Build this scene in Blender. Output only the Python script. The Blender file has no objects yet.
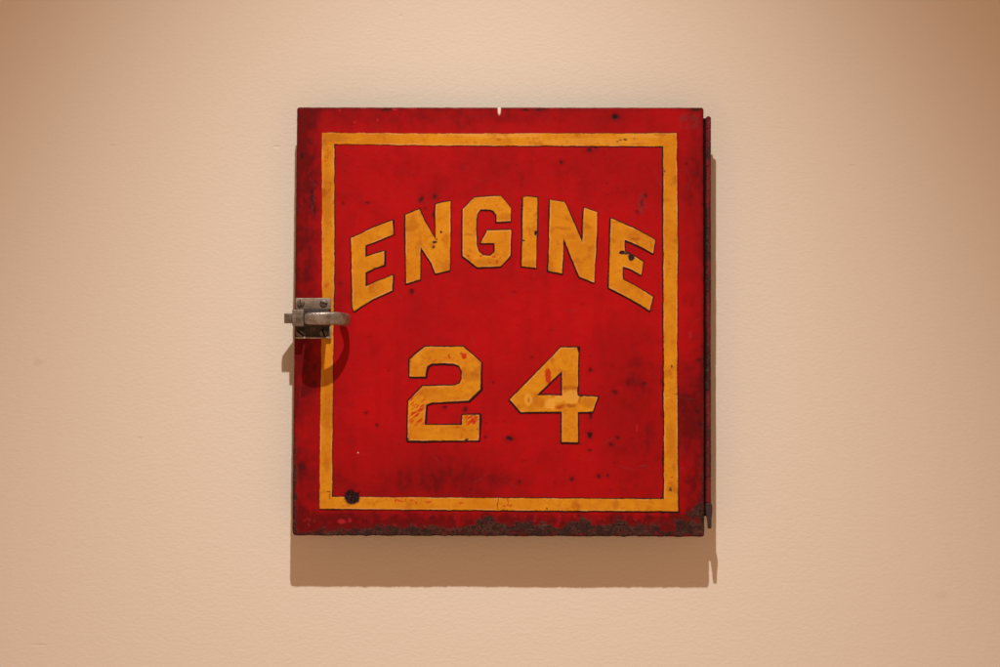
import bpy, bmesh, math
import numpy as np
from mathutils import Vector, Matrix

S = bpy.context.scene
COL = S.collection

# ------------------------------------------------------------------ camera
# 1 mm in the place = 1 photo pixel on the front plane of the door.
# Wall is the plane y = 0, the door's front stands 36 mm off it (y = -0.036).
YF = -0.036
cam_d = bpy.data.cameras.new("camera")
cam_d.sensor_width = 36.0
cam_d.lens = 36.0 * 2.6
cam_d.clip_start, cam_d.clip_end = 0.05, 60.0
cam = bpy.data.objects.new("camera", cam_d)
cam.location = (0.0, YF - 2.6, 0.0)
cam.rotation_euler = (math.radians(90), 0, 0)
COL.objects.link(cam)
S.camera = cam

# ------------------------------------------------------------------ view
S.view_settings.view_transform = 'Standard'
S.view_settings.look = 'None'
S.view_settings.exposure = 0.0
S.view_settings.gamma = 1.0

# ------------------------------------------------------------------ room light (warm indoor ambience)
W = bpy.data.worlds.new("World")
S.world = W
W.use_nodes = True
bg = W.node_tree.nodes["Background"]
# lamp-lit floor below, dim ceiling above
wt = W.node_tree
tc = wt.nodes.new("ShaderNodeTexCoord"); sx = wt.nodes.new("ShaderNodeSeparateXYZ")
mr = wt.nodes.new("ShaderNodeMapRange"); mr.interpolation_type = 'SMOOTHSTEP'
mr.inputs["From Min"].default_value = -0.7; mr.inputs["From Max"].default_value = 0.7
mr.inputs["To Min"].default_value = 0.76; mr.inputs["To Max"].default_value = 0.26
wt.links.new(tc.outputs["Generated"], sx.inputs[0]); wt.links.new(sx.outputs["Z"], mr.inputs["Value"])
wt.links.new(mr.outputs["Result"], bg.inputs["Strength"])
bg.inputs["Color"].default_value = (1.0, 0.540, 0.305, 1)

# ------------------------------------------------------------------ ceiling spotlight above and in front of the door
sp = bpy.data.lights.new("gallery_spotlight", 'SPOT')
sp.energy = 196.0
sp.color = (1.0, 0.925, 0.85)
sp.spot_size = math.radians(75)
sp.spot_blend = 1.0
sp.shadow_soft_size = 0.017
spot = bpy.data.objects.new("gallery_spotlight", sp)
spot.location = (-0.041, -1.15, 1.531)
spot.rotation_euler = (Vector((-0.02, 0, -2.2)) - spot.location).to_track_quat('-Z', 'Y').to_euler()
spot.scale = (0.685, 1.0, 1.0)                # oval beam: narrower across than down
COL.objects.link(spot)

# ------------------------------------------------------------------ numeric helpers
def px2w(px, py):
    return (np.asarray(px) - 500.0) * 1e-3, (333.5 - np.asarray(py)) * 1e-3

def vnoise(x, y, seed):
    """smooth lattice noise in 0..1"""
    r = np.random.RandomState(seed).rand(257, 257)
    xi = np.floor(x).astype(int); yi = np.floor(y).astype(int)
    fx = x - xi; fy = y - yi
    fx = fx * fx * (3 - 2 * fx); fy = fy * fy * (3 - 2 * fy)
    a = r[xi % 256, yi % 256]; b = r[(xi + 1) % 256, yi % 256]
    c = r[xi % 256, (yi + 1) % 256]; d = r[(xi + 1) % 256, (yi + 1) % 256]
    return (a * (1 - fx) + b * fx) * (1 - fy) + (c * (1 - fx) + d * fx) * fy

def fbm(x, y, scale, seed, octaves=4, gain=0.55):
    x = np.asarray(x, float) / scale; y = np.asarray(y, float) / scale
    s = 0; a = 1.0; t = 0
    ca, sa = math.cos(0.6), math.sin(0.6)
    for o in range(octaves):
        s = s + a * vnoise(x + 17.3 * o, y - 9.1 * o, seed + o); t += a
        a *= gain
        x, y = (x * ca - y * sa) * 2.03, (x * sa + y * ca) * 2.03
    return s / t

def sstep(a, b, x):
    t = np.clip((x - a) / (b - a), 0, 1)
    return t * t * (3 - 2 * t)

def poly_sdf(X, Y, P):
    P = np.asarray(P, float); Q = np.roll(P, -1, axis=0)
    d = np.full(X.shape, 1e9); ins = np.zeros(X.shape, bool)
    for (ax, ay), (bx, by) in zip(P, Q):
        ex, ey = bx - ax, by - ay
        t = np.clip(((X - ax) * ex + (Y - ay) * ey) / (ex * ex + ey * ey), 0, 1)
        d = np.minimum(d, (X - ax - t * ex) ** 2 + (Y - ay - t * ey) ** 2)
        c = ((ay > Y) != (by > Y))
        with np.errstate(divide='ignore', invalid='ignore'):
            xx = ax + (Y - ay) * ex / (ey if ey != 0 else 1e-12)
        ins ^= c & (X < xx)
    d = np.sqrt(d)
    return np.where(ins, -d, d)

def undulation(X, Y):
    """gentle waviness of the old sheet metal, in mm"""
    return (fbm(X, Y, 95.0, 5, 2) - 0.5) * 0.9 + (fbm(X, Y, 26.0, 9, 2) - 0.5) * 0.22

def obj(name, mesh, mat, parent=None):
    o = bpy.data.objects.new(name, mesh)
    COL.objects.link(o)
    if mat: o.data.materials.append(mat)
    if parent is not None:
        o.parent = parent
        base = parent
        off = Vector((0, 0, 0))
        while base is not None:
            off += base.location; base = base.parent
        o.location = -off
    return o

def sheet(name, sdf, bounds, step, height, attrs, mat, parent, skirt):
    """Relief sheet: the region sdf<0 (photo pixels), lifted by height(X,Y,sd) mm from the
    front plane, with an edge wall that goes 'skirt' mm back."""
    x0, y0, x1, y1 = bounds
    xs = np.arange(x0, x1 + step, step); ys = np.arange(y0, y1 + step, step)
    X, Y = np.meshgrid(xs, ys)
    D = sdf(X, Y)
    gy, gx = np.gradient(D, step)
    gl = np.maximum(np.hypot(gx, gy), 0.3)
    out = D > 0
    near = out & (D < step * 2.5)
    mv = np.where(near, D, 0) / gl ** 2
    PX = X - mv * gx; PY = Y - mv * gy
    ny, nx = X.shape
    idx = np.arange(ny * nx).reshape(ny, nx)
    q = np.stack([idx[:-1, :-1], idx[1:, :-1], idx[1:, 1:], idx[:-1, 1:]], -1).reshape(-1, 4)
    ok = (D.ravel()[q] < 0).any(1)
    q = q[ok]
    used = np.unique(q)
    remap = -np.ones(ny * nx, int); remap[used] = np.arange(len(used))
    q = remap[q]
    px = PX.ravel()[used]; py = PY.ravel()[used]
    sd = np.minimum(D.ravel()[used], 0)
    A = attrs(px, py, sd) if attrs else {}
    h = height(px, py, sd, A)
    wx, wz = px2w(px, py)
    co = np.stack([wx, YF - h * 1e-3, wz], 1)
    # boundary edges
    e = np.concatenate([q[:, [0, 1]], q[:, [1, 2]], q[:, [2, 3]], q[:, [3, 0]]])
    key = np.sort(e, 1); k = key[:, 0] * (len(co) + 1) + key[:, 1]
    u, inv, cnt = np.unique(k, return_inverse=True, return_counts=True)
    be = e[cnt[inv] == 1]
    bv = np.unique(be)
    m2 = -np.ones(len(co), int); m2[bv] = len(co) + np.arange(len(bv))
    back = co[bv].copy(); back[:, 1] += skirt * 1e-3
    sideq = np.stack([be[:, 1], be[:, 0], m2[be[:, 0]], m2[be[:, 1]]], 1)
    co = np.concatenate([co, back]); q = np.concatenate([q, sideq])
    me = bpy.data.meshes.new(name)
    me.vertices.add(len(co)); me.vertices.foreach_set("co", co.astype(np.float32).ravel())
    me.loops.add(len(q) * 4); me.loops.foreach_set("vertex_index", q.astype(np.int32).ravel())
    me.polygons.add(len(q))
    me.polygons.foreach_set("loop_start", (np.arange(len(q)) * 4).astype(np.int32))
    me.polygons.foreach_set("loop_total", np.full(len(q), 4, np.int32))
    me.polygons.foreach_set("use_smooth", np.ones(len(q), bool))
    me.update(calc_edges=True)
    for n, v in A.items():
        a = me.attributes.new(n, 'FLOAT', 'POINT')
        a.data.foreach_set("value", np.concatenate([v, v[bv]]).astype(np.float32))
    return obj(name, me, mat, parent)

# ------------------------------------------------------------------ material helpers
class NT:
    def __init__(s, name):
        s.m = bpy.data.materials.new(name); s.m.use_nodes = True
        s.t = s.m.node_tree; s.b = s.t.nodes["Principled BSDF"]
    def n(s, typ, **kw):
        x = s.t.nodes.new(typ)
        for k, v in kw.items(): setattr(x, k, v)
        return x
    def link(s, a, b): s.t.links.new(a, b)
    def put(s, sock, v):
        if isinstance(v, bpy.types.NodeSocket): s.link(v, sock)
        elif isinstance(v, (tuple, list)) and len(v) == 3 and sock.type == 'RGBA': sock.default_value = (*v, 1)
        else: sock.default_value = v
    def attr(s, name):
        return s.n('ShaderNodeAttribute', attribute_name=name).outputs["Fac"]
    def co(s): return s.n('ShaderNodeTexCoord').outputs["Object"]
    def mapping(s, scale):
        mp = s.n('ShaderNodeMapping'); s.link(s.co(), mp.inputs["Vector"]); mp.inputs["Scale"].default_value = scale
        return mp.outputs["Vector"]
    def noise(s, scale, detail=4, rough=0.55, vec=None, dist=0):
        x = s.n('ShaderNodeTexNoise'); s.link(vec if vec is not None else s.co(), x.inputs["Vector"])
        x.inputs["Scale"].default_value = scale; x.inputs["Detail"].default_value = detail
        x.inputs["Roughness"].default_value = rough; x.inputs["Distortion"].default_value = dist
        return x.outputs["Fac"]
    def math(s, op, a, b=0.0, clamp=False):
        x = s.n('ShaderNodeMath', operation=op, use_clamp=clamp); s.put(x.inputs[0], a); s.put(x.inputs[1], b)
        return x.outputs[0]
    def ramp(s, v, a, b, lo=0.0, hi=1.0):
        x = s.n('ShaderNodeMapRange', interpolation_type='SMOOTHSTEP'); s.put(x.inputs["Value"], v)
        x.inputs["From Min"].default_value = a; x.inputs["From Max"].default_value = b
        x.inputs["To Min"].default_value = lo; x.inputs["To Max"].default_value = hi
        return x.outputs["Result"]
    def mix(s, f, a, b):
        x = s.n('ShaderNodeMix', data_type='RGBA')
        s.put(x.inputs[0], f); s.put(x.inputs[6], a); s.put(x.inputs[7], b)
        return x.outputs[2]
    def bump(s, h, strength, dist, normal=None):
        x = s.n('ShaderNodeBump'); s.put(x.inputs["Height"], h)
        x.inputs["Strength"].default_value = strength; x.inputs["Distance"].default_value = dist
        if normal is not None: s.link(normal, x.inputs["Normal"])
        return x.outputs["Normal"]
    def set(s, **kw):
        for k, v in kw.items(): s.put(s.b.inputs[k.replace('_', ' ')], v)

# --- wall paint
def mat_wall():
    t = NT("cream_wall_paint")
    big = t.noise(1.4, 3)
    c = t.mix(big, (0.735, 0.675, 0.580), (0.72, 0.668, 0.588))
    # fine soiling
    c = t.mix(t.ramp(t.noise(420, 3), 0.62, 0.86, 0, 0.10), c, (0.55, 0.43, 0.32))
    # a few old touch-up marks
    def spot(px, py, rx, ry, soft):
        x = (px - 500) * 1.0138e-3; z = (333.5 - py) * 1.0138e-3
        d = t.n('ShaderNodeVectorMath', operation='SUBTRACT')
        w = t.n('ShaderNodeVectorMath', operation='MULTIPLY_ADD')
        nz = t.n('ShaderNodeTexNoise'); t.link(t.co(), nz.inputs["Vector"]); nz.inputs["Scale"].default_value = 180
        t.link(nz.outputs["Color"], w.inputs[0]); w.inputs[1].default_value = (0.004,) * 3; t.link(t.co(), w.inputs[2])
        t.link(w.outputs[0], d.inputs[0]); d.inputs[1].default_value = (x + .002, 0.002, z + .002)
        m = t.n('ShaderNodeVectorMath', operation='MULTIPLY'); t.link(d.outputs[0], m.inputs[0]); m.inputs[1].default_value = (1 / rx, 0, 1 / ry)
        l = t.n('ShaderNodeVectorMath', operation='LENGTH'); t.link(m.outputs[0], l.inputs[0])
        return t.ramp(l.outputs["Value"], 1 - soft, 1 + soft, 1, 0)
    c = t.mix(t.math('MULTIPLY', spot(38, 362, .004, .0035, .7), 0.16), c, (0.42, 0.27, 0.17))
    c = t.mix(t.math('MULTIPLY', spot(942, 595, .006, .004, .7), 0.10), c, (0.45, 0.30, 0.2))
    dent = t.math('ADD', spot(277, 147, .004, .0013, .5), spot(401, 16, .0017, .0014, .5))
    dent = t.math('ADD', dent, t.math('ADD', spot(38, 645, .008, .0012, .5), spot(140, 439, .002, .0015, .5)))
    dent = t.math('ADD', dent, t.math('ADD', spot(113, 146, .0022, .0012, .5), spot(852, 166, .003, .0012, .5)))
    # roller stipple: stretched low bumps
    v1 = t.mapping((1.0, 1.0, 1.7))
    a = t.noise(185, 3, 0.55, v1); b = t.noise(430, 3, 0.6); cc = t.noise(42, 3, .5, v1)
    h = t.math('ADD', t.math('ADD', t.math('MULTIPLY', a, 1.0), t.math('MULTIPLY', b, 0.42)), t.math('MULTIPLY', cc, 0.55))
    h = t.math('ADD', h, t.math('MULTIPLY', dent, -0.8))
    t.set(Base_Color=c, Roughness=0.72, Specular_IOR_Level=0.25, Normal=t.bump(h, 1.0, 0.00034))
    return t.m

# --- old red enamel on the door
def mat_red():
    t = NT("worn_red_enamel")
    n1 = t.noise(16, 5, 0.6); n2 = t.noise(140, 4, 0.6); n3 = t.noise(900, 3, 0.6)
    c = t.mix(t.ramp(n1, 0.3, 0.7), (0.335, 0.0022, 0.0045), (0.425, 0.0022, 0.0042))
    c = t.mix(t.ramp(n2, 0.52, 0.85, 0, 0.35), c, (0.24, 0.002, 0.004))
    streak = t.noise(60, 4, 0.6, t.mapping((1.0, 1.0, 0.10)))
    c = t.mix(t.ramp(streak, 0.55, 0.8, 0, 0.28), c, (0.22, 0.002, 0.004))
    g = t.math('MULTIPLY', t.attr("grime_falloff"), t.ramp(n2, 0.2, 0.7, 0.85, 1.08), True)
    c = t.mix(g, c, (0.105, 0.0018, 0.0036))
    c = t.mix(t.attr("scuff"), c, t.mix(t.ramp(n3, .4, .65), (0.075, 0.022, 0.026), (0.20, 0.045, 0.06)))
    c = t.mix(t.attr("fresh"), c, (0.52, 0.020, 0.034))
    c = t.mix(t.attr("chip"), c, t.mix(t.ramp(t.noise(480, 4, .7), .42, .62), (0.010, 0.003, 0.004), (0.036, 0.008, 0.012)))
    # rust
    rn = t.noise(520, 5, 0.7); rb = t.noise(75, 4, 0.65)
    rc = t.mix(t.ramp(rn, 0.36, 0.62), (0.016, 0.006, 0.006), (0.075, 0.033, 0.025))
    rc = t.mix(t.ramp(rb, 0.40, 0.62, 0, 0.8), rc, (0.026, 0.012, 0.012))
    rl = t.noise(210, 5, 0.7, t.mapping((.35, 1, 1.0)))
    rc = t.mix(t.ramp(rl, 0.55, 0.72, 0, 0.7), rc, (0.105, 0.058, 0.044))
    rc = t.mix(t.ramp(t.noise(300, 3), 0.60, 0.70, 0, 0.75), rc, (0.17, 0.007, 0.010))
    c = t.mix(t.attr("rust"), c, rc)
    c = t.mix(t.attr("bare"), c, (0.78, 0.70, 0.62))
    r = t.ramp(n2, 0.3, 0.7, 0.42, 0.58)
    rough = t.n('ShaderNodeMix', data_type='FLOAT'); t.link(t.attr("rust"), rough.inputs[0]); t.link(r, rough.inputs[2]); rough.inputs[3].default_value = 0.9
    h = t.math('ADD', t.math('MULTIPLY', n3, 0.3), t.math('MULTIPLY', n2, 1.0))
    h = t.math('ADD', h, t.math('MULTIPLY', t.math('MULTIPLY', rn, t.attr("rust")), 2.0))
    t.set(Base_Color=c, Roughness=rough.outputs[0], Specular_IOR_Level=0.12, Normal=t.bump(h, 0.55, 0.0005))
    return t.m

# --- yellow sign-painter's enamel with a dark hairline
def mat_yellow():
    t = NT("yellow_lettering_paint")
    n1 = t.noise(28, 5, 0.6); n2 = t.noise(210, 5, 0.65); n3 = t.noise(1100, 3, 0.6)
    brush = t.noise(170, 4, 0.6, t.mapping((0.22, 1, 1.0)))
    c = t.mix(t.ramp(n1, 0.3, 0.7), (0.55, 0.200, 0.0060), (0.64, 0.270, 0.0095))
    c = t.mix(t.ramp(n2, 0.46, 0.70, 0, 0.62), c, (0.47, 0.148, 0.0045))
    c = t.mix(t.ramp(brush, 0.5, 0.8, 0, 0.45), c, (0.67, 0.315, 0.018))
    c = t.mix(t.ramp(n3, 0.54, 0.75, 0, 0.5), c, (0.38, 0.125, 0.006))
    c = t.mix(t.attr("pale"), c, (0.70, 0.36, 0.055))
    c = t.mix(t.attr("edge"), c, (0.70, 0.36, 0.12))
    c = t.mix(t.attr("stain"), c, (0.36, 0.095, 0.006))
    c = t.mix(t.attr("flake"), c, (0.46, 0.014, 0.007))
    c = t.mix(t.attr("line"), c, (0.022, 0.004, 0.005))
    c = t.mix(t.attr("chip"), c, t.mix(t.ramp(t.noise(480, 4, .7), .42, .62), (0.010, 0.004, 0.005), (0.050, 0.018, 0.026)))
    t.set(Base_Color=c, Roughness=t.ramp(n2, .3, .7, .45, .6), Specular_IOR_Level=0.12,
          Normal=t.bump(t.math('ADD', n2, t.math('MULTIPLY', brush, 0.8)), 0.5, 0.0004))
    return t.m

def mat_hinge():
    t = NT("hinge_chipped_red_steel")
    n = t.noise(260, 5, .65); n2 = t.noise(70, 4, .6, t.mapping((1, 1, .55)))
    c = t.mix(t.ramp(n2, .38, .62), (0.034, 0.006, 0.008), (0.15, 0.004, 0.008))
    c = t.mix(t.ramp(n, .56, .68), c, (0.085, 0.050, 0.042))
    c = t.mix(t.ramp(t.noise(430, 3), .6, .7), c, (0.016, 0.007, 0.007))
    t.set(Base_Color=c, Roughness=0.6, Specular_IOR_Level=0.3, Normal=t.bump(n, 0.7, 0.0006))
    return t.m

def mat_steel(name, lo, hi, rust, metal=0.75, rough=(.32, .6)):
    t = NT(name)
    n = t.noise(95, 8, .72); n2 = t.noise(760, 4, .65); n3 = t.noise(120, 5, .7)
    sc = t.noise(900, 3, .6, t.mapping((.12, 1, 1)))
    c = t.mix(t.ramp(n, .27, .73), lo, hi)
    c = t.mix(t.ramp(n3, .52, .70, 0, .65), c, rust)
    c = t.mix(t.ramp(sc, .55, .75, 0, .4), c, tuple(min(1, v * 1.35) for v in hi))
    c = t.mix(t.ramp(n2, .58, .72, 0, .75), c, tuple(v * .35 for v in lo))
    t.set(Base_Color=c, Metallic=metal, Roughness=t.ramp(n2, .3, .7, *rough), Normal=t.bump(t.math('ADD', n, t.math('MULTIPLY', n2, .5)), 0.6, 0.0007))
    return t.m

def mat_plain(name, c, rough=.8, metal=0):
    t = NT(name)
    n = t.noise(260, 4, .6)
    t.set(Base_Color=t.mix(n, tuple(v * .7 for v in c), tuple(min(1, v * 1.25) for v in c)), Roughness=rough, Metallic=metal, Specular_IOR_Level=0.12, Normal=t.bump(n, .4, .0003))
    return t.m

M_WALL, M_RED, M_YEL, M_HINGE = mat_wall(), mat_red(), mat_yellow(), mat_hinge()
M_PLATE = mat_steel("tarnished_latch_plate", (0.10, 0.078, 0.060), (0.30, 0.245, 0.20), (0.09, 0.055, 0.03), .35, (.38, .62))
M_RIM = mat_steel("worn_edge_lit_rim_steel", (0.22, 0.175, 0.14), (0.52, 0.44, 0.37), (0.2, 0.13, 0.08), .45, (.35, .55))  # light caught on the raised edges painted in as paler worn steel
M_RECESS = mat_steel("shaded_plate_recess_steel", (0.009, 0.006, 0.005), (0.045, 0.030, 0.021), (0.15, 0.080, 0.036), .2, (.5, .75))  # shade under the handle painted into the lower plate as near-black steel
M_DARK = mat_steel("gap_shade_case_steel", (0.008, 0.006, 0.005), (0.032, 0.024, 0.019), (0.025, 0.015, 0.009), .2, (.45, .7))  # shadow lines around the handle painted in as a near-black case
M_STRIP = mat_steel("scuffed_screw_strip_steel", (0.15, 0.11, 0.082), (0.36, 0.29, 0.23), (0.16, 0.085, 0.04), .3, (.36, .6))
M_HANDLE = mat_steel("polished_worn_handle_steel", (0.125, 0.105, 0.090), (0.42, 0.37, 0.33), (0.15, 0.108, 0.075), 0.7, (.22, .44))
M_BOLT = mat_steel("dark_oxidised_bolt_steel", (0.085, 0.06, 0.045), (0.19, 0.14, 0.10), (0.10, 0.055, 0.03), .6)
M_SCREW = mat_steel("dark_screw_steel", (0.060, 0.048, 0.040), (0.21, 0.172, 0.142), (0.06, 0.036, 0.02), .35)
M_TIP = mat_steel("rusted_hinge_tip", (0.012, 0.005, 0.006), (0.042, 0.018, 0.018), (0.08, 0.008, 0.010), 0.0, (.6, .85))
M_LEAF = mat_plain("gap_shade_leaf_steel", (0.011, 0.005, 0.005), .9)  # shade of the gap beside the barrel painted in as a black leaf
M_BACK = mat_plain("grey_primer_back", (0.10, 0.08, 0.07))

# ------------------------------------------------------------------ the wall
def build_wall():
    bm = bmesh.new()
    bmesh.ops.create_grid(bm, x_segments=8, y_segments=8, size=0.5)
    for v in bm.verts:
        v.co = Vector((v.co.x * 6.0, 0.0, v.co.y * 3.6))
    f = bmesh.ops.extrude_face_region(bm, geom=bm.faces[:])
    for v in [g for g in f["geom"] if isinstance(g, bmesh.types.BMVert)]: v.co.y += 0.12
    bmesh.ops.recalc_face_normals(bm, faces=bm.faces[:])
    me = bpy.data.meshes.new("wall"); bm.to_mesh(me); bm.free()
    o = obj("wall", me, M_WALL)
    o["kind"] = "structure"
    o["label"] = "cream painted wall with fine roller texture behind the red door"
    return o
build_wall()

# ------------------------------------------------------------------ the door
door = bpy.data.objects.new("engine_compartment_door", None)
door.location = (0.0, -0.032, -0.203)
door.empty_display_size = 0.05
COL.objects.link(door)
door["label"] = "worn red metal fire engine compartment door lettered in yellow, hung on the cream wall"
door["category"] = "metal door"; door["kind"] = "thing"
bpy.context.view_layer.update()

QUAD = [(297.0, 107.3), (703.6, 107.6), (704.4, 537.0), (292.2, 535.6)]
def panel_sdf(X, Y):
    ins = 2.6
    c = np.mean(QUAD, 0)
    P = [(x + ins * np.sign(c[0] - x), y + ins * np.sign(c[1] - y)) for x, y in QUAD]
    d = poly_sdf(X, Y, P) - ins
    d = d + (fbm(X, Y, 7, 61, 3) - .5) * 0.5
    d = d + sstep(525, 536, Y) * (fbm(X, Y, 6, 31, 3) - .42) * 1.6
    # small gouge in the top edge
    return d

RUST_X = [290, 320, 350, 365, 400, 430, 470, 478, 487, 500, 515, 525, 535, 560, 574, 582, 592, 602, 614, 622, 632, 643, 655, 668, 680, 690, 697, 706]
RUST_Y = [530, 530, 528, 526, 525.5, 525, 527, 519, 516.5, 523, 521, 519.5, 523, 526, 522, 517.5, 523, 525, 521, 518, 525, 525, 521, 520, 516, 512, 505, 502]
# dark pits and chips: x, y, rx, ry, strength
CHIPS = [(615, 117, 2.7, 2.9, 1), (589, 150, 2.8, 2.2, .75), (595.5, 148, 2.0, 1.6, .7), (561.5, 162, 1.7, 1.8, .8), (302, 156, 1.5, 4, .75),
 (421, 199, 1.9, 2.8, .8), (435, 197, 1.9, 2.2, .85), (434, 215, 1.2, 3.6, .75), (425, 208.5, 2, 1.4, .45), (411.5, 291.5, 2.5, 3.1, .75), (368, 203, 3, 1.2, .55),
 (444.5, 408, 1.9, 1.6, .75), (465.3, 409.2, 1.8, 2.4, .8), (493, 382.5, 1.2, 1.2, .7), (486, 436.5, 1.4, 1.5, .65), (510, 438.5, 3.6, 2.3, .95), (590.6, 370, 1.6, 2.0, .8),
 (590, 435, 2.3, 3.4, .95), (531.5, 357.5, 1.7, 1.5, .5), (589, 450.5, 1.8, 1.3, .7), (519, 482.5, 1.9, 1.9, .75), (572, 478.6, 2.1, 2.1, .75), (599, 476, 1.8, 2.0, .7), (607.6, 475.6, 1.3, 1.8, .65),
 (618, 437.6, 1.8, 1.6, .7), (611, 444.6, 1.6, 1.5, .65), (614.6, 392.3, 2.2, 1.8, .6), (644, 384, 1.6, 1.8, .55), (628, 383, 1.8, 2.6, .5), (590.3, 415, 1.4, 4.6, .85), (592, 411, 2.2, 1.2, .6),
 (366, 413, 1.8, 1.3, .75), (377, 425.5, 1.4, 1.6, .65), (494, 382, 1, 1, .5), (696, 109, 4.5, 1.6, .8), (302, 467, 3.2, 4.0, .6), (663, 382, 1.6, 2.4, .7),
 (687, 164, 1.2, 1.2, .5), (662.6, 416, 1.0, 1.8, .5), (343.5, 204, 1.5, 1.2, .4), (340, 283, 1.3, 1.6, .35), (514, 292, 2, 1.4, .35), (637, 212, 1.5, 1.4, .55), (645, 196, 1.6, 2.6, .6), (642, 203, 1.3, 3.4, .55),
 (697, 412, 1.8, 1.4, .6), (699, 360, 1.4, 1.8, .6), (700, 424, 2.0, 3.0, .7), (535, 268, 1, 1, .3), (387, 109.6, 5, 1.2, .7), (525, 110, 3, 1.2, .7), (540, 109.4, 3.6, 1.1, .7), (582, 304, 1.2, 1.2, .3)]
def ell(X, Y, lst, soft=.45, wob=1.0, seed=71):
    """wobbly-edged spots"""
    r = np.zeros(np.shape(X))
    wx = X + (fbm(X, Y, 4.5, seed, 3) - .5) * 3.4 * wob; wy = Y + (fbm(X, Y, 4.5, seed + 7, 3) - .5) * 3.4 * wob
    for s in lst:
        x, y, rx, ry, k = s
        m = (np.abs(X - x) < rx * 3 + 4) & (np.abs(Y - y) < ry * 3 + 4)
        if not m.any(): continue
        d = np.hypot((wx[m] - x) / rx, (wy[m] - y) / ry)
        r[m] = np.maximum(r[m], k * (1 - sstep(1 - soft, 1 + soft, d)))
    return r

SPECKS = []
_r = np.random.RandomState(4)
for _ in range(170):
    SPECKS.append((_r.uniform(298, 702), _r.uniform(112, 520), _r.uniform(.35, .9), _r.uniform(.35, .95), _r.uniform(.25, .7)))
for _ in range(90):
    SPECKS.append((_r.uniform(334, 702), 540 - abs(_r.normal(0, 70)), _r.uniform(.4, 1.1), _r.uniform(.4, 1.2), _r.uniform(.2, .6)))

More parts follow.
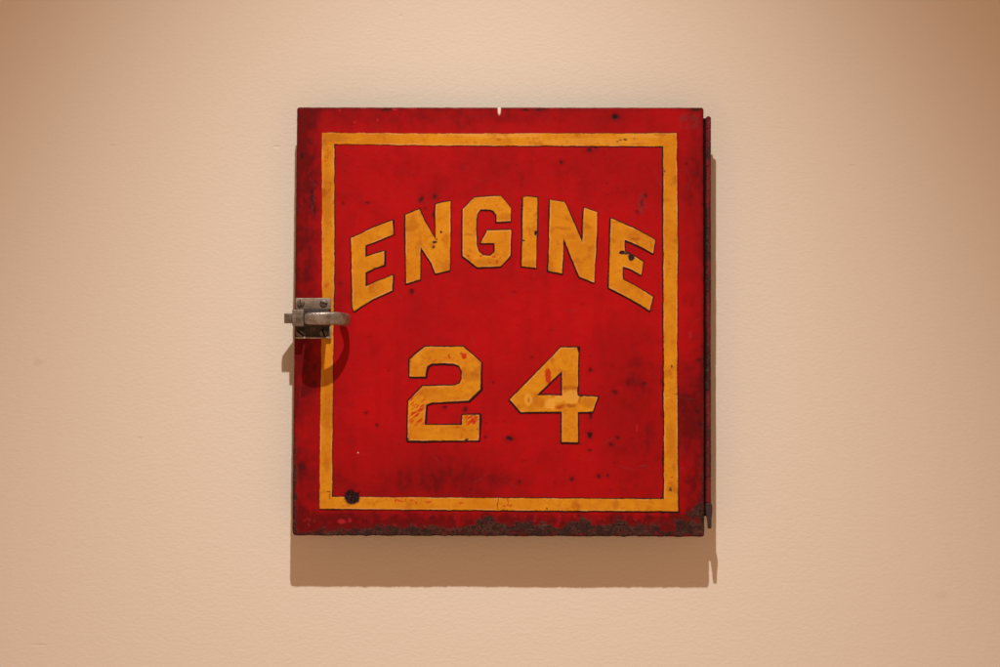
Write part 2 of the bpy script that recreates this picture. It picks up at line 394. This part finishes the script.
def panel_attrs(X, Y, sd):
    A = {}
    # rust along the lower edge, up the left edge and around the right lower corner
    base = np.interp(X, RUST_X, RUST_Y)
    n = fbm(X, Y, 7, 101, 4) - .5; nf = fbm(X, Y, 2.2, 111, 3) - .5
    ns = fbm(X * .5, Y, 3.0, 117, 3) - .5
    f = (Y - base - 1.2 * sstep(480, 400, X)) + n * 7.5 + nf * 8 + ns * 7
    rust = sstep(-1.8, 2.2, f)
    halo = sstep(-11, 2, f)
    isl = np.maximum(sstep(.58, .68, fbm(X, Y, 8, 121, 3)) * sstep(638, 660, X), .8 * sstep(.57, .67, fbm(X * .7, Y, 4, 125, 4)) * sstep(16, 7, 537 - Y + 6))      # red islands left in the corner
    rust *= 1 - .85 * isl
    le = sstep(5.5, 1.5, (X - (297 - (Y - 107) * .0112)) + n * 7) * sstep(415, 470, Y + n * 60)
    re = sstep(4.5, 1.0, (704 - X) + n * 6) * sstep(380, 520, Y + n * 120) * .8
    ed = sstep(1.7, .3, -sd + n * 2.6 + .35)
    rust = np.maximum.reduce([rust, le * .9, re, ed * .72])
    blob = ell(X, Y, [(352.3, 497.2, 7.6, 7.4, 1), (350, 493, 4.5, 3.2, 1), (356, 499, 4.5, 4.2, 1), (352, 502.5, 3.2, 3.0, 1)], .07, 1.7)
    A["rust"] = np.clip(rust, 0, 1)
    # grime, with some light falloff toward the edges painted in as darker red
    G = fbm(X, Y, 38, 131, 5); g2 = fbm(X, Y, 13, 141, 4); dr = fbm(X, Y * .14, 9, 151, 4)
    g = 0
    g = g + .90 * sstep(329, 306, X + (G - .5) * 16) * (1 - .45 * sstep(385, 430, Y))                       # darker left margin
    g = g + .50 * np.exp(-((X - 450) / 95) ** 2 - ((Y - 478) / 24) ** 2)   # smear under the numerals
    g = g + .22 * sstep(440, 505, Y + (G - .5) * 50) * sstep(540, 420, X)
    g = g + .38 * np.exp(-((X - 633) / 32) ** 2 - ((Y - 372) / 50) ** 2)
    g = g + .42 * np.exp(-((X - 650) / 40) ** 2 - ((Y - 455) / 55) ** 2)
    g = g + .42 * sstep(672, 698, X + (G - .5) * 16) + .42 * sstep(662, 692, X + (G - .5) * 26) * sstep(320, 430, Y + (G - .5) * 90)
    g = g + .46 * sstep(138, 116, Y + (G - .5) * 14) * sstep(720, 520, X) + .20 * np.exp(-((Y - 168) / 34) ** 2)
    g = g + .80 * sstep(506, 520, Y) * (.45 + .55 * sstep(.25, .6, dr)) + .5 * halo
    g = g + .22 * sstep(30, 0, np.abs(X - 336) + (G - .5) * 24) * sstep(150, 330, Y)
    g = g + .30 * ell(X, Y, [(634.6, 363, 7, 6, 1), (628, 384, 6, 6, .7), (312.5, 198, 3.0, 20, 1), (313, 182, 2.2, 9, .6), (300, 226, 3, 5, .8), (312, 372, 9, 9, 1), (313, 372, 15, 20, 1),
        (640, 205, 5, 11, .5), (690, 300, 8, 6, .6), (300, 330, 5, 30, .7), (380, 440, 20, 9, .3)], .6, 1.2)  # darker spots, one of them below the latch
    g3 = fbm(X, Y * .6, 4.5, 145, 4)
    g = g * (.62 + .45 * sstep(.25, .75, G * .5 + g2 * .5)) * (.80 + .40 * sstep(.3, .7, g3)) + .10 * sstep(.5, .75, g2) + .10 * sstep(.55, .8, dr)
    edge = sstep(5, 0, -sd + (g2 - .5) * 5)
    g = g + .32 * edge
    g = g + .42 * ell(X, Y, [(x, y, rx * 1.7, ry * 1.7, k) for x, y, rx, ry, k in CHIPS], .8, .8, 91)
    A["grime_falloff"] = np.clip(g, 0, .93)
    A["chip"] = np.clip(np.maximum.reduce([.97 * ell(X, Y, CHIPS, .30, 1.0), ell(X, Y, SPECKS, .35, .25, 81), blob,
        .75 * ell(X, Y, [(312, 192, 1.4, 9, 1), (313.5, 207, 1.6, 8, 1)], .5, 1.2, 85) * sstep(.42, .56, fbm(X, Y, 3, 171, 3))]), 0, 1)
    sc = ell(X, Y, [(690, 121, 10, 7.5, 1), (313, 199, 2.6, 17, .8), (642, 203, 4.5, 10, .7)], .5, 1.5, 87) * sstep(.36, .66, fbm(X, Y, 2.6, 161, 4))
    sc = np.maximum(sc, .8 * ell(X, Y, [(644, 466, 4.2, .6, 1), (682.5, 468.5, 2, .6, 1), (642, 469, 2.6, .35, .7)], .5, .15))
    rr = np.random.RandomState(33)
    for _ in range(46):
        cx, cy = rr.uniform(300, 700), rr.uniform(112, 520); an = rr.normal(0, .5) + (0 if rr.rand() < .6 else 1.4); ln = rr.uniform(3, 13); w = rr.uniform(.16, .34)
        m = (np.abs(X - cx) < ln + 2) & (np.abs(Y - cy) < ln + 2)
        u = (X[m] - cx) * math.cos(an) + (Y[m] - cy) * math.sin(an); v = -(X[m] - cx) * math.sin(an) + (Y[m] - cy) * math.cos(an) + .02 * u * u * rr.normal(0, .5)
        sc[m] = np.maximum(sc[m], rr.uniform(.15, .5) * (1 - sstep(w, w + .5, np.abs(v))) * (1 - sstep(ln * .6, ln, np.abs(u))))
    A["scuff"] = .65 * sc
    A["fresh"] = np.maximum(ell(X, Y, [(341.5, 521.5, 4.0, 2.2, .6), (349.5, 520.5, 1.4, 2.0, .5), (355, 122, 1.5, 1.2, .5), (377.5, 120.5, 1.2, 2, .5), (395, 109.5, 2.4, .9, .7),
        (340, 110.5, 1.4, .8, .5), (637, 428, .8, 4, .4), (690, 335, 2, 4, .3)], .5, .6), .35 * sstep(.66, .78, fbm(X, Y, 5, 181, 3)) * sstep(500, 530, Y))
    bare = ell(X, Y, [(499.2, 109.8, 1.5, 4.8, 1.0), (358, 452.6, .7, .6, .85)], .35, .12)
    A["bare"] = bare
    return A

def panel_h(X, Y, sd, A):
    h = undulation(X, Y)
    b = np.clip(-sd / 1.6, 0, 1)
    h = h - 1.5 * (1 - np.sqrt(np.clip(1 - (1 - b) ** 2, 0, 1)))           # rolled edge
    h = h + A["rust"] * (fbm(X, Y, 1.5, 201, 3) - .6) * .40
    h = h - A["chip"] * .22 - A["bare"] * .25
    return h

panel = sheet("panel", panel_sdf, (289, 104, 708, 541), 0.62, panel_h, panel_attrs, M_RED, door, 5.0)

def box_bm(bm, x0, x1, y0, y1, z0, z1, bevel=0, seg=2):
    r = bmesh.ops.create_cube(bm, size=1.0)
    for v in r["verts"]:
        v.co = Vector((x0 + (v.co.x + .5) * (x1 - x0), y0 + (v.co.y + .5) * (y1 - y0), z0 + (v.co.z + .5) * (z1 - z0)))
    if bevel:
        es = list({e for v in r["verts"] for e in v.link_edges})
        bmesh.ops.bevel(bm, geom=es, offset=bevel, segments=seg, profile=.5, affect='EDGES')

def pbox(bm, px0, py0, px1, py1, d0, d1, bevel=0, seg=2):
    """box from photo pixels; d = mm in front of the door face (negative = behind)"""
    x0, z1 = px2w(px0, py0); x1, z0 = px2w(px1, py1)
    box_bm(bm, float(x0), float(x1), YF - d1 * 1e-3, YF - d0 * 1e-3, float(z0), float(z1), bevel * 1e-3, seg)

def finish(name, bm, mat, parent, smooth=True):
    bmesh.ops.recalc_face_normals(bm, faces=bm.faces[:])
    for f in bm.faces: f.smooth = smooth
    me = bpy.data.meshes.new(name); bm.to_mesh(me); bm.free()
    if smooth and hasattr(me, "set_sharp_from_angle"): me.set_sharp_from_angle(angle=math.radians(40))
    return obj(name, me, mat, parent)

# back pan and the two standoffs that hold the door off the wall
bm = bmesh.new(); pbox(bm, 299.0, 110.0, 702, 533.5, -6.0, -1.6, .6)
finish("back_pan", bm, M_BACK, door)
for x in (360, 640):
    bm = bmesh.new(); pbox(bm, x - 14, 200, x + 14, 470, -36.4, -5.9, 1)
    finish("mounting_bracket", bm, M_BACK, door)

# ------------------------------------------------------------------ painted border and letters
def paint_sheet(name, polys_out, polys_hole, label, seed, line=0.95, chips=(), flakes=(), pale=(), stain=(), scr=(), lift=.26, jit=.7, weight=None, rough=.42, drop=(0.25, 0.3), step=.36):
    allp = np.concatenate([np.asarray(p, float) for p in polys_out])
    x0, y0 = allp.min(0) - 4; x1, y1 = allp.max(0) + 4
    def core(X, Y):
        wx = X + (fbm(X, Y, 9, seed, 3) - .5) * 1.3 * jit; wy = Y + (fbm(X, Y, 9, seed + 3, 3) - .5) * 1.3 * jit
        d = np.min([poly_sdf(wx, wy, p) for p in polys_out], axis=0)
        for hl in polys_hole: d = np.maximum(d, -poly_sdf(wx, wy, hl))
        return d + (fbm(X, Y, 1.6, seed + 6, 2) - .5) * rough
    def sdf(X, Y):
        # hairline is a second, slightly offset stroke under the yellow
        lw = line * (.75 + .8 * fbm(X, Y, 22, seed + 11, 2))
        if weight: lw = lw * weight(X, Y)
        a = core(X, Y) - lw
        b = core(X - drop[0] * 2, Y - drop[1] * 2) - lw
        return np.minimum(a, b)
    def attrs(X, Y, sd):
        c = core(X, Y)
        A = {"line": sstep(-.22, .22, c)}
        A["chip"] = ell(X, Y, list(chips), .16, .7, seed + 20)
        e = sstep(-1.35, -.45, c) * (1 - A["line"])
        A["edge"] = e * .75 * sstep(.42, .62, fbm(X, Y, 14, seed + 25, 3))
        fl = ell(X, Y, list(flakes), .14, 1.0, seed + 30)
        rnd = fbm(X, Y, 2.4, seed + 35, 3)
        fl = np.maximum(fl, .75 * sstep(.82, .87, rnd))
        for (sx, sy, rx, ry, k) in scr:                                   # diagonal scratch groups
            m = np.exp(-(((X - sx) / rx) ** 4 + ((Y - sy) / ry) ** 4))
            st = fbm((X - Y * .75) * .24, (Y + X * .75), 1.9, seed + 40, 2)
            fl = np.maximum(fl, k * m * sstep(.55, .62, st))
        A["flake"] = np.clip(fl, 0, 1)
        A["pale"] = ell(X, Y, list(pale), .16, 1.1, seed + 50)
        A["stain"] = np.clip(ell(X, Y, list(stain), .5, 1.0, seed + 60) + .5 * sstep(.60, .78, fbm(X, Y, 12, seed + 65, 4)), 0, 1)
        return A
    def h(X, Y, sd, A):
        return undulation(X, Y) + lift + .05 * (1 - A["line"]) - .12 * A["chip"] - .08 * A["flake"] + .05 * np.clip(-sd, 0, 1)
    o = sheet(name, sdf, (x0, y0, x1, y1), step, h, attrs, M_YEL, door, .55)
    if label: o["label"] = label
    return o

paint_sheet("painted_border",
    [[(321.8, 132.8), (430, 133.6), (560, 133.6), (676.8, 133.2), (677.6, 250), (677.0, 350), (678.0, 511.2), (500, 510.2), (319.6, 508.6), (320.2, 420), (322.2, 300)]],
    [[(334.2, 144.0), (440, 145.4), (663.4, 146.2), (663.6, 300), (664.2, 499.2), (480, 498.0), (331.8, 496.6), (332.6, 400), (334.4, 250)]],
    "yellow ochre border stripe with dark hairline edges", 300, line=.75, lift=.20,
    chips=[(352.3, 497.2, 7.8, 7.6, 1), (348, 493, 4, 3, 1), (617, 141.5, 1.2, .9, .8), (620, 140.5, 1.2, .8, .8), (625, 139.6, 2.2, 1.0, .85), (498, 499, .4, 12, .8), (546.8, 509, .8, 1.4, 1), (634, 138, 1, .8, .4),
           (671, 489.5, 1.4, 1.7, .8), (672, 366, .9, 1.3, .9), (328.5, 491, 2.0, .6, .7), (330, 495, .7, 5, .5), (661.5, 376, 1.0, 1.5, .7), (676, 394, 4, .5, .6), (665, 171, .8, 1.5, .7)],
    flakes=[(504, 505.5, 1.2, 1.0, .9), (507, 504.5, 1.0, 1.2, .9), (510, 505.5, 1.2, 1.1, .9), (508, 501, .6, 2.2, .7), (400, 500.5, 5, 1.0, .6), (395, 501, .8, 2, .7), (406, 500, .8, 1.6, .7), (412, 500.5, 1.1, 1.2, .6), (428, 502, 4, 1.2, .6), (460, 503, 3, 1.6, .6), (416, 503, 1.2, 1.2, .7),
            (670, 483, 2.0, .6, .6), (672, 478, 2, .6, .6), (327, 285, 2.4, 2.4, .45), (323, 240, .8, 3, .5), (327, 320, 2, 3, .4)],
    pale=[(500, 136, 40, 2.2, .4), (640, 136, 24, 2.4, .35), (666, 398, 5, 1.0, .6), (590, 141, 60, 3, .25)],
    stain=[(327, 200, 5, 30, .5), (327, 410, 5, 26, .45), (327, 464, 4, 8, .5), (575, 505, 4, 5, .55), (616, 504, 3, 5, .5), (671, 440, 4, 18, .4), (335, 138, 16, 4, .4), (499, 139.5, 2.6, 1.6, .6), (668, 200, 5, 2, .3)], jit=.9, drop=(.15, .2), rough=.5,
    weight=lambda X, Y: .30 + .45 * sstep(400, 600, X) + .9 * np.exp(-((X - 662.5) / 2.5) ** 2) * sstep(140, 150, Y) + .5 * sstep(485, 500, Y) + .5 * np.exp(-((X - 335) / 3) ** 2))

E1 = [(351.0, 238.1), (372, 228.2), (392.8, 220.3), (393.2, 234.4), (379, 240.3), (365.4, 245.2), (365.4, 256.8), (375, 253.6), (384.4, 251.4), (383.9, 265.0), (374, 268.0), (365.5, 272.3), (365.5, 286.7), (380, 280.3), (392.9, 274.9), (392.1, 290.3), (372, 299.5), (354.0, 311.2), (352.6, 307)]
N1 = [(405.4, 214.8), (419.2, 209.2), (424.5, 220.5), (435.5, 239.9), (435.7, 204.3), (450.6, 201.0), (450.2, 250), (449.8, 270.2), (435.6, 273.7), (431.5, 263.4), (420.7, 246.4), (420.2, 279.2), (406.3, 283.5), (405.6, 250)]
G = [(474.3, 197.3), (500.7, 196.1), (511.1, 208.2), (510.8, 221.2), (496.6, 221.8), (496.1, 214.7), (493.5, 210.8), (490.2, 209.5), (480.4, 209.5), (477.8, 213.4), (476.5, 219.3), (476.5, 244), (478.5, 251.3), (483, 255.2), (490.2, 255.6), (494.5, 251.9), (494.8, 243.0), (480.8, 242.8), (487, 230.3), (511.1, 230.0), (510.4, 255.2), (500.7, 266.3), (477.8, 267.2), (462.8, 255.8), (462.6, 209.5)]
I1 = [(523.3, 197.0), (526, 196.2), (537.5, 197.8), (536.8, 232), (536.1, 267.8), (521.9, 266.2), (522.5, 232)]
N2 = [(549.8, 199.9), (564.6, 202.1), (573, 221), (582.2, 242.2), (584.1, 207.6), (597.5, 212.4), (596, 250), (594.0, 282.3), (579.2, 276.6), (571, 257), (563.6, 237.7), (562.1, 273.7), (548.2, 270.5), (549.3, 235)]
E2 = [(611.0, 218.2), (634, 228.3), (655.1, 239.9), (653.2, 253.4), (638, 245.0), (624.4, 239.4), (624.4, 251.6), (634, 256.2), (643.3, 262.0), (640.9, 274.8), (632, 269.8), (622.8, 266.4), (622.5, 279.4), (637, 286.8), (652.8, 296.6), (649.6, 310.5), (630, 298.6), (608.7, 287.5), (610, 250)]
N_2 = [(409.7, 359.3), (424.7, 346.7), (463.3, 346.7), (481, 362), (480.4, 389), (468.7, 400.6), (431.9, 402.4), (425.8, 404.6), (424.7, 424.9), (461.9, 424.9), (462.4, 415), (479.5, 415), (478.6, 440.4), (407.6, 440.4), (408.5, 400.6), (422.9, 386.3), (454.4, 385.4), (459.7, 383.2), (461.9, 379.1), (461.9, 371), (458.8, 365.2), (452.6, 363.2), (431.9, 363.2), (427.4, 365.9), (425.9, 371), (425.6, 376.4), (409.7, 376.4)]
N_4 = [(561.2, 347.2), (578.7, 347.6), (577.4, 395.3), (597.8, 397.1), (592.7, 411.5), (577.8, 412), (578, 442.1), (561.7, 442.1), (561.7, 411.5), (520.7, 412), (509.9, 399.8)]
N_4h = [(562.1, 371), (562.1, 395.7), (536.9, 395)]

paint_sheet("letter", [E1], [], "yellow letter E at the start of the arched word", 400, drop=(.3, .1))
paint_sheet("letter", [N1], [], "yellow letter N with dark chips on its right stem", 500, drop=(-.1, .3),
    chips=[(440.8, 232, 1.1, 1.2, 1), (434.6, 241.8, 2.6, 1.3, .95), (433.6, 246.8, 1.8, 2.0, .8), (437, 239, .9, 1, .9)], stain=[(446, 240, 4, 6, .5), (432, 246, 3, 4, .5)])
paint_sheet("letter", [G], [], "yellow letter G with pitted lower edge", 600, drop=(-.2, .3),
    flakes=[(468.5, 255.8, 1.4, .9, .9), (480.5, 256.5, 1.5, .8, .9), (490, 262, 1.6, 1.4, .6), (497, 262.5, 1.2, 2, .6), (500, 258.5, 1, 1, .6), (494, 256.5, 2, .7, .7)], stain=[(488, 262, 16, 3.5, .45), (468, 235, 5, 1.0, .5)])
paint_sheet("letter", [I1], [], "yellow letter I chipped on its right side", 700, drop=(-.2, .2),
    chips=[(535.6, 233, 1.4, 2.6, 1), (523.4, 240.6, 1.8, .6, 1)], flakes=[(531, 235, 1.6, .6, .6), (530, 233, .6, 1.6, .5)], stain=[(530, 263, 6, 4, .4)])
paint_sheet("letter", [N2], [], "yellow letter N with a faint brown scuff", 800, drop=(-.2, .25),
    stain=[(562, 228, 9, 1.4, .55), (588, 227, 5, 1.2, .5), (572, 236, 4, 4, .35)])
paint_sheet("letter", [E2], [], "yellow letter E with dark rust chips on its middle arm", 900, drop=(-.2, .3),
    chips=[(622, 252.6, 2.6, 2.1, 1), (631, 256.8, 3.1, 3.4, 1), (627, 253.6, 4, 1.2, .95), (651.5, 246, .9, 5, .3)], stain=[(636, 240, 7, 1.6, .5), (620, 222, 8, 1.4, .5)])
paint_sheet("numeral", [N_2], [], "scratched yellow numeral 2", 1000, line=1.15, drop=(.42, .38),
    chips=[(466.5, 439.6, 2.0, 1.0, 1), (408.3, 439.2, 1.2, 1.2, 1), (478, 429.5, .8, 1.4, .6), (474.5, 415.6, 1.6, .8, .7)],
    flakes=[(449.6, 356.4, 1.4, 3.0, .85), (464.2, 356, 2.6, 3.2, .9), (461.5, 353.4, 1.8, 1.2, .8), (458, 427, 1.6, 1.2, .5), (434, 361, 2.4, 1.2, .5)],
    scr=[(417, 410, 8.5, 17, .95), (472, 420, 7.5, 6.5, .95)], stain=[(470, 377, 9, 4, .5), (430, 392, 12, 4, .4), (440, 372, 30, 2, .1)])
paint_sheet("numeral", [N_4], [N_4h], "patched yellow numeral 4 with a red flake", 1100, line=1.05, drop=(-.1, .38),
    chips=[(578.6, 349.6, 1.4, 3.2, 1), (578.2, 391, 1.1, 5, 1), (581, 395.8, 3, .9, .9)],
    flakes=[(547.6, 376, 2.8, 6.6, .9), (549, 381, 1.6, 2.4, .9), (558.5, 408, 2.6, 1.2, .5)],
    pale=[(528.4, 399.8, 4.4, 5.8, .55), (550, 404, 6.0, 5.2, .8), (571.5, 397.4, 8.6, 6.8, .65), (558, 399, 6, 3, .7)], stain=[(560, 407, 4.5, 2.4, .95), (571, 405.5, 6, 1.8, .9), (579.5, 400, 1.6, 4, .8), (536, 400, 3, 6, .5), (528.6, 400, 1.6, 2.6, .7), (568, 388, 9, 2.2, .6), (540, 402, 5, 6, .4), (588, 403, 7, 5, .4)])

# ------------------------------------------------------------------ latch
latch = bpy.data.objects.new("latch", None)
latch.location = Vector((-0.186, YF - .001, 0.015)) - door.location
COL.objects.link(latch); latch.parent = door
latch["label"] = "tarnished steel slam latch with a looped pull handle"

bm = bmesh.new()
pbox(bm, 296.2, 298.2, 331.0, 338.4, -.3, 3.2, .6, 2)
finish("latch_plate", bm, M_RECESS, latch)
bm = bmesh.new()
pbox(bm, 296.0, 298.0, 331.2, 309.4, 1, 4.2, .8, 3)
finish("screw_strip", bm, M_STRIP, latch)
bm = bmesh.new()
for (xa, ya, xb, yb) in ((296.0, 336.8, 331.2, 338.7), (329.9, 326.4, 331.2, 337.0)):
    pbox(bm, xa, ya, xb, yb, 1, 4.4, .5, 2)
finish("plate_rim", bm, M_RIM, latch)
bm = bmesh.new()
pbox(bm, 297.0, 309.2, 329.6, 327.0, 3.0, 8.5, 1.2, 3)              # raised case between the two screw strips
finish("latch_case", bm, M_DARK, latch)
bm = bmesh.new()
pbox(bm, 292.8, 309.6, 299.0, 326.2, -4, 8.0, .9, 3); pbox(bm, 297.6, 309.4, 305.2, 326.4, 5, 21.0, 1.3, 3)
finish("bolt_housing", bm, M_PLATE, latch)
bm = bmesh.new()
# slam bolt: flat front, bevelled back
X0, X1 = -.2158, -.2070
for (x, ya, yb) in ((X0, -.0005, .0045), (X1, -.0005, .0150)):
    for z in (.0102, .0200):
        bm.verts.new((x, YF + ya, z)); bm.verts.new((x, YF + yb, z))
bmesh.ops.convex_hull(bm, input=bm.verts[:])
es = [e for e in bm.edges if len(e.link_faces) == 2 and e.calc_face_angle(0) > .3]
bmesh.ops.bevel(bm, geom=es, offset=.0005, segments=2, profile=.5, affect='EDGES')
finish("latch_bolt", bm, M_BOLT, latch)
# hub the handle turns out of
bm = bmesh.new()
pbox(bm, 307.8, 312.8, 328.0, 324.8, 8.0, 40.5, 2.6, 3); pbox(bm, 306.6, 311.2, 329.5, 326.2, 8.0, 11.5, 1.6, 3)
finish("handle_hub", bm, M_DARK, latch)
# loop handle: flat strap swept out from the hub and back to the door
path = [(307.8, 39.0), (310.4, 41.6), (316, 42.8), (323, 42.9), (330, 42.4), (336, 40.2), (341, 36.4), (345.4, 31), (348.2, 25), (349.0, 19), (347.8, 12.5), (345, 7.5), (342.4, 3.6), (340.8, 2.4)]
wid = [9.2, 11.4, 12.4, 13.0, 13.3, 13.3, 13.0, 12.6, 12.2, 11.8, 11.2, 10.4, 9.0, 7.0]
thk = [3.6, 4.6, 5.2, 5.4, 5.6, 5.8, 6.0, 6.0, 6.0, 5.8, 5.6, 5.2, 4.6, 3.6]
zc = [319.0, 318.9, 318.8, 318.7, 318.6, 318.6, 318.8, 319.2, 319.8, 320.3, 320.8, 321.2, 321.6, 321.8]
bm = bmesh.new(); rings = []
nseg = 20
P = np.array(path)
for i, (x, d) in enumerate(path):
    tx, td = P[min(i + 1, len(P) - 1)] - P[max(i - 1, 0)]
    l = math.hypot(tx, td); nx, nd = -td / l, tx / l
    ring = []
    for k in range(nseg):
        a = 2 * math.pi * k / nseg
        ca, sa = math.cos(a), math.sin(a)
        u = math.copysign(abs(ca) ** .62, ca) * wid[i] / 2; v = math.copysign(abs(sa) ** .75, sa) * thk[i] / 2
        X, Z = px2w(x + nx * v, zc[i] - u)
        ring.append(bm.verts.new((float(X), YF - (d + nd * v) * 1e-3, float(Z))))
    rings.append(ring)
for a, b in zip(rings, rings[1:]):
    for k in range(nseg): bm.faces.new((a[k], a[(k + 1) % nseg], b[(k + 1) % nseg], b[k]))
bm.faces.new(rings[0]); bm.faces.new(rings[-1][::-1])
hd = finish("pull_handle", bm, M_HANDLE, latch)
sm = hd.modifiers.new("smooth", 'SUBSURF'); sm.levels = 1; sm.render_levels = 2

def screw(px, py, ang, depth):
    bm = bmesh.new()
    N = 24; prof = [(4.1, 0), (4.05, .7), (3.6, 1.3), (2.6, 1.75), (1.3, 1.95)]
    cx, cz = px2w(px, py); rs = []
    for r, d in prof:
        rs.append([bm.verts.new((float(cx) + r * 1e-3 * math.cos(2 * math.pi * k / N), YF - (depth + d) * 1e-3, float(cz) + r * 1e-3 * math.sin(2 * math.pi * k / N))) for k in range(N)])
    for a, b in zip(rs, rs[1:]):
        for k in range(N): bm.faces.new((a[k], a[(k + 1) % N], b[(k + 1) % N], b[k]))
    bm.faces.new(rs[-1]); bm.faces.new(rs[0][::-1])
    s = finish("screw", bm, M_SCREW, latch)
    # slot: a sunk dark blade-shaped recess
    cut = bmesh.new()
    box_bm(cut, -.0045, .0045, -.0026, -.0003, -.00075, .00075)
    R = Matrix.Translation((float(cx), YF - depth * 1e-3, float(cz))) @ Matrix.Rotation(ang, 4, 'Y')
    cut.transform(R)
    me = bpy.data.meshes.new("slot_cutter"); cut.to_mesh(me); cut.free()
    c = bpy.data.objects.new("slot_cutter", me); COL.objects.link(c)
    md = s.modifiers.new("slot", 'BOOLEAN'); md.operation = 'DIFFERENCE'; md.object = c; md.solver = 'EXACT'
    # cutter carries latch-space offset
    c.location = (0, 0, 0)
    bpy.context.view_layer.update()
    dg = bpy.context.evaluated_depsgraph_get()
    new = bpy.data.meshes.new_from_object(s.evaluated_get(dg))
    s.modifiers.clear(); s.data = new
    bpy.data.objects.remove(c, do_unlink=True)
    return s
screw(300.8, 303.6, math.radians(82), 3.9)
screw(324.0, 303.4, math.radians(15), 3.9)
screw(300.4, 333.0, math.radians(40), 2.9)
screw(323.8, 333.0, math.radians(70), 2.9)

# ------------------------------------------------------------------ piano hinge on the right edge
hinge = bpy.data.objects.new("piano_hinge", None)
hinge.location = Vector((0.208, YF + .003, -0.195)) - door.location
COL.objects.link(hinge); hinge.parent = door
bpy.context.view_layer.update()
bm = bmesh.new()
pbox(bm, 699, 117.8, 709.0, 516.5, -7.2, -4.6, .4)
finish("hinge_leaf", bm, M_LEAF, hinge)
def tube(bm, px, py0, py1, r, d, n=18, caps=True, jit=0):
    rs = []
    for y in (py0, py0 + .5, py1 - .5, py1):
        rr = r - (.45 if y in (py0, py1) else 0)
        x, z = px2w(px, y)
        rs.append([bm.verts.new((float(x) + rr * 1e-3 * math.cos(2 * math.pi * k / n), YF - d * 1e-3 + rr * 1e-3 * math.sin(2 * math.pi * k / n), float(z))) for k in range(n)])
    for a, b in zip(rs, rs[1:]):
        for k in range(n): bm.faces.new((a[k], a[(k + 1) % n], b[(k + 1) % n], b[k]))
    bm.faces.new(rs[0][::-1]); bm.faces.new(rs[-1])
kr = np.random.RandomState(12)
y = 117.0; i = 0
while y < 514:
    ln = 12.4 + kr.uniform(-.5, .5)
    y1 = min(y + ln, 516.5)
    bm = bmesh.new(); tube(bm, 708.45 + kr.uniform(-.12, .12), y + .05, y1 - .05, 2.62 + kr.uniform(-.1, .1), -.8 if i % 2 else -1.0)
    finish("hinge_knuckle", bm, M_HINGE, hinge)
    y = y1; i += 1
# pin with its bent, flattened lower end
bm = bmesh.new(); tube(bm, 708.5, 116.2, 520, 1.5, -.9, 12); finish("hinge_pin", bm, M_HINGE, hinge)
bm = bmesh.new()
prof = [(503, 705.9, 711.3), (507, 705.6, 712.3), (512, 705.9, 712.2), (516.5, 706.4, 711.6), (520, 707.2, 711.4), (524, 707.6, 711.4), (528.4, 707.7, 711.3)]
rs = []
for (yy, xa, xb) in prof:
    xa_, z = px2w(xa, yy); xb_, _ = px2w(xb, yy)
    rs.append([bm.verts.new(c) for c in ((float(xa_), YF - .0022, float(z)), (float(xb_), YF - .0022, float(z)), (float(xb_), YF + .0026, float(z)), (float(xa_), YF + .0026, float(z)))])
for a, b in zip(rs, rs[1:]):
    for k in range(4): bm.faces.new((a[k], a[(k + 1) % 4], b[(k + 1) % 4], b[k]))
bm.faces.new(rs[0][::-1]); bm.faces.new(rs[-1])
o = finish("bent_hinge_tip", bm, M_TIP, hinge, True)
bv = o.modifiers.new("bevel", 'BEVEL'); bv.width = .0006; bv.segments = 2
